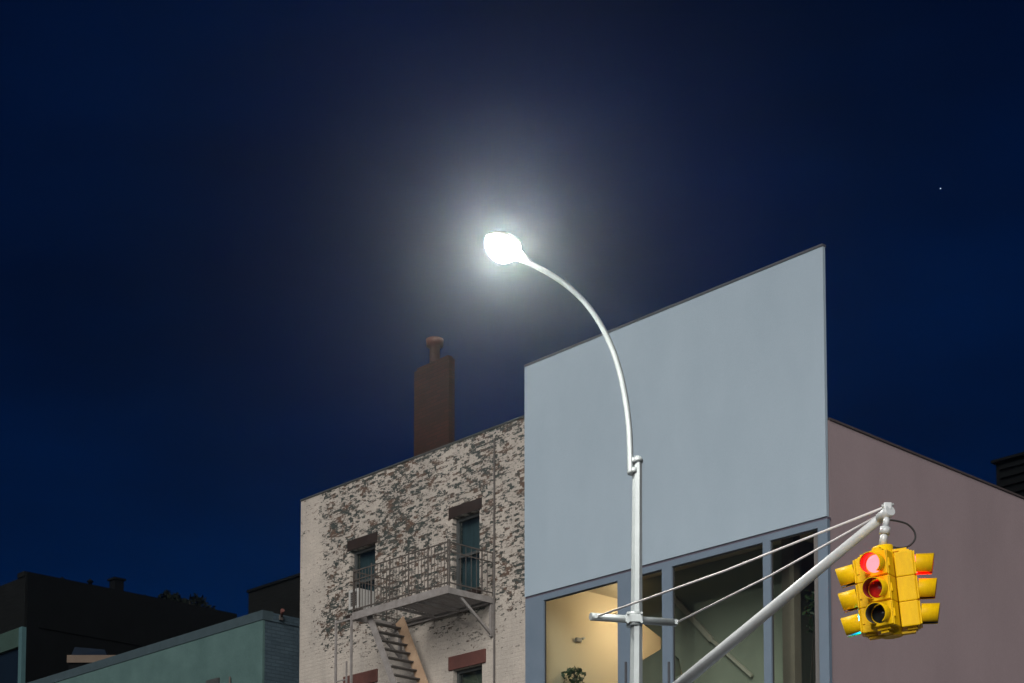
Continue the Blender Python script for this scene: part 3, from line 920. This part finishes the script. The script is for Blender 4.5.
# ------------------------------------------------------------------ traffic signal hanging from the arm
SP = .221
ctr = at_depth(888, 594, DT)
vdir = Vector((-ctr.x, -ctr.y, 0)).normalized()          # towards the camera
ang0 = math.atan2(vdir.y, vdir.x)
TURN = R(-19)                                             # middle head turned to the viewer's left
ts = bpy.data.objects.new('traffic_signal', None)
COL.objects.link(ts)
tag(ts, 'yellow three-way traffic signal hanging from the arm end with a lit red light', 'traffic signal')
ts.matrix_basis = Matrix.Translation(ctr) @ Matrix.Rotation(R(-5.5), 4, 'Y') @ Matrix.Rotation(ang0 + TURN + math.pi / 2, 4, 'Z')
# own axes: -y is the way the middle head looks, z up
def visor(mb, c, axis, up, rad, ln, thick=.006, gap=R(62), tilt=-.12, n=30):
    """tunnel visor: a tube open along its underside and cut back at the lower front"""
    c, axis, up = Vector(c), Vector(axis), Vector(up)
    ax = (axis + up * tilt).normalized()
    sd2 = ax.cross(up).normalized()
    u2 = sd2.cross(ax).normalized()
    A = []
    for i in range(n + 1):
        t = -math.pi / 2 + gap / 2 + (2 * math.pi - gap) * i / n
        d = sd2 * math.cos(t) + u2 * math.sin(t)
        L = ln * (.94 + .06 * math.sin(t))
        A.append([mb.v(c + d * rad), mb.v(c + d * rad + ax * L), mb.v(c + d * (rad - thick) + ax * L), mb.v(c + d * (rad - thick))])
    for p, q in zip(A, A[1:]):
        for a, b, mi in ((0, 1, 0), (1, 2, 0), (2, 3, 1)):
            f = mb.bm.faces.new((p[a], p[b], q[b], q[a])); f.smooth = a != 1; f.material_index = mi
    for p in (A[0], A[-1]):
        mb.bm.faces.new(p)
def lens_disc(mb, c, axis, rad):
    c, axis = Vector(c), Vector(axis)
    sd2 = axis.cross(Vector((0, 0, 1))).normalized(); u2 = Vector((0, 0, 1))
    rings = []
    for r, h in ((rad, 0), (rad * .75, .012), (rad * .45, .02), (rad * .15, .024)):
        rings.append([mb.v(c + axis * h + (sd2 * math.cos(t) + u2 * math.sin(t)) * r) for t in (2 * math.pi * k / 24 for k in range(24))])
    for r0, r1 in zip(rings, rings[1:]):
        for k in range(24):
            f = mb.bm.faces.new((r0[k], r0[(k + 1) % 24], r1[(k + 1) % 24], r1[k])); f.smooth = True
    mb.bm.faces.new(rings[-1])
def head(a, lit):
    """one three-light head looking along angle a about z (0 = -y)"""
    rot = Matrix.Rotation(a, 3, 'Z')
    X, Yv, Z = rot @ Vector((1, 0, 0)), rot @ Vector((0, -1, 0)), Vector((0, 0, 1))
    root = MB()
    for k in range(3):
        zc = (1 - k) * SP
        tmp = bmesh.new()
        m = MB(); m.bm = root.bm
        n0 = len(root.bm.verts)
        before = set(root.bm.verts)
        root.box((-.108, -.245, zc - SP / 2 + .001), (.108, -.085, zc + SP / 2 - .001), .010)
        for v in set(root.bm.verts) - before:
            v.co = rot @ v.co
        tmp.free()
        before = set(root.bm.verts)
        root.box((-.102, -.262, zc - SP / 2 + .009), (.102, -.2455, zc + SP / 2 - .009), .006)    # the door
        root.box((.1085, -.235, zc - .035), (.120, -.215, zc + .035))                               # hinge
        for v in set(root.bm.verts) - before:
            v.co = rot @ v.co
    # caps at top and bottom
    before = set(root.bm.verts)
    root.box((-.06, -.22, 1.5 * SP - .002), (.06, -.13, 1.5 * SP + .022), .006)
    root.box((-.06, -.22, -1.5 * SP - .022), (.06, -.13, -1.5 * SP + .002), .006)
    for v in set(root.bm.verts) - before:
        v.co = rot @ v.co
    ho = root.build('signal_head', M['yellow'], ts)
    for k in range(3):
        zc = (1 - k) * SP
        c = Yv * .2625 + Z * zc
        vb = MB(); visor(vb, c, Yv, Z, .092, .155)
        vo = vb.build('visor', [M['yellow'], (M['visor_reflect'] if k == 1 else M['visor_in']) if k != lit else (M['acwhite'] if lit == 2 else M['visor_glow'])], ho)  # lining colour carries the red glow; pale lining lifts the green one
        lb = MB(); lens_disc(lb, c + Yv * .001, Yv, .078)
        nm = ('red_light', 'amber_light', 'green_light')[k]
        mt = (M['red_on'] if lit == 0 else M['red_off'], M['red_off'], M['green_on'] if lit == 2 else M['green_off'])[k]  # unlit amber lens coloured red, standing in for red light reflected there
        lb.build(nm, mt, ho)
head(0, 0)
head(R(107), 0)
head(R(-76), 2)
hub = MB()
for z in (1.5 * SP + .034, -1.5 * SP - .034):
    hub.tube([(0, 0, z - .010), (0, 0, z + .014)], .085, 16)
    for a in (0, R(107), R(-76)):
        d = Matrix.Rotation(a, 3, 'Z') @ Vector((0, -1, 0))
        hub.bar(tuple(d * .05 + Vector((0, 0, z))), tuple(d * .20 + Vector((0, 0, z))), .07, .02)
hub.tube([(0, 0, -1.5 * SP - .05), (0, 0, 1.5 * SP + .09)], .088, 16)
hub.tube([(0, 0, 1.5 * SP + .05), (0, 0, 1.5 * SP + .075), (0, 0, 1.5 * SP + .10)], [.075, .065, .045], 14)
hub.build('bracket_hub', M['yellow'], ts)
inv = ts.matrix_basis.inverted()
tl = inv @ (tip + d_ * .0 - Vector((0, 0, .03)))
hg = MB()
h0 = Vector((0, 0, 1.5 * SP + .10))
hg.tube([tuple(h0), tuple(h0.lerp(tl, .45))], .034, 12)
hg.tube([tuple(h0.lerp(tl, .38)), tuple(h0.lerp(tl, .62))], .046, 12)
hg.tube([tuple(h0.lerp(tl, .6)), tuple(tl)], .028, 12)
hg.build('hanger', M['white_metal'], ts)
cbp = [at_depth(*q, DT - .06) for q in ((890, 520), (897, 521), (907, 524), (914, 531), (915, 539), (909, 546), (900, 548), (893, 547))]
cbl = [inv @ p for p in cbp]
MB().tube(smooth_path(cbl, 4), .0085, 8).build('cable', M['cable'], ts)

# ------------------------------------------------------------------ one star
sp3 = CAM + ray(940.5, 188.5) * 900
st_ = MB(tuple(sp3))
st_.tube([tuple(sp3 + Vector((0, 0, z))) for z in (-.24, -.18, 0, .18, .24)], [.03, .18, .24, .18, .03], 10)
so = st_.build('star', M['star']); so.location = sp3
tag(so, kind='structure')

# ------------------------------------------------------------------ thin haze added to make a glow around the lamp
hz = MB(); hz.box((-96, -50, -1.4), (96, 110, 15.5))
m = bpy.data.materials.new('glow_haze'); m.use_nodes = True
nt = m.node_tree; nt.nodes.clear()
pv = nt.nodes.new('ShaderNodeVolumePrincipled')
pv.inputs['Color'].default_value = (0.72, 0.88, 0.95, 1)
pv.inputs['Density'].default_value = 0.0012
pv.inputs['Anisotropy'].default_value = 0.94
out = nt.nodes.new('ShaderNodeOutputMaterial')
nt.links.new(pv.outputs[0], out.inputs['Volume'])
tag(hz.build('haze', m), kind='stuff')
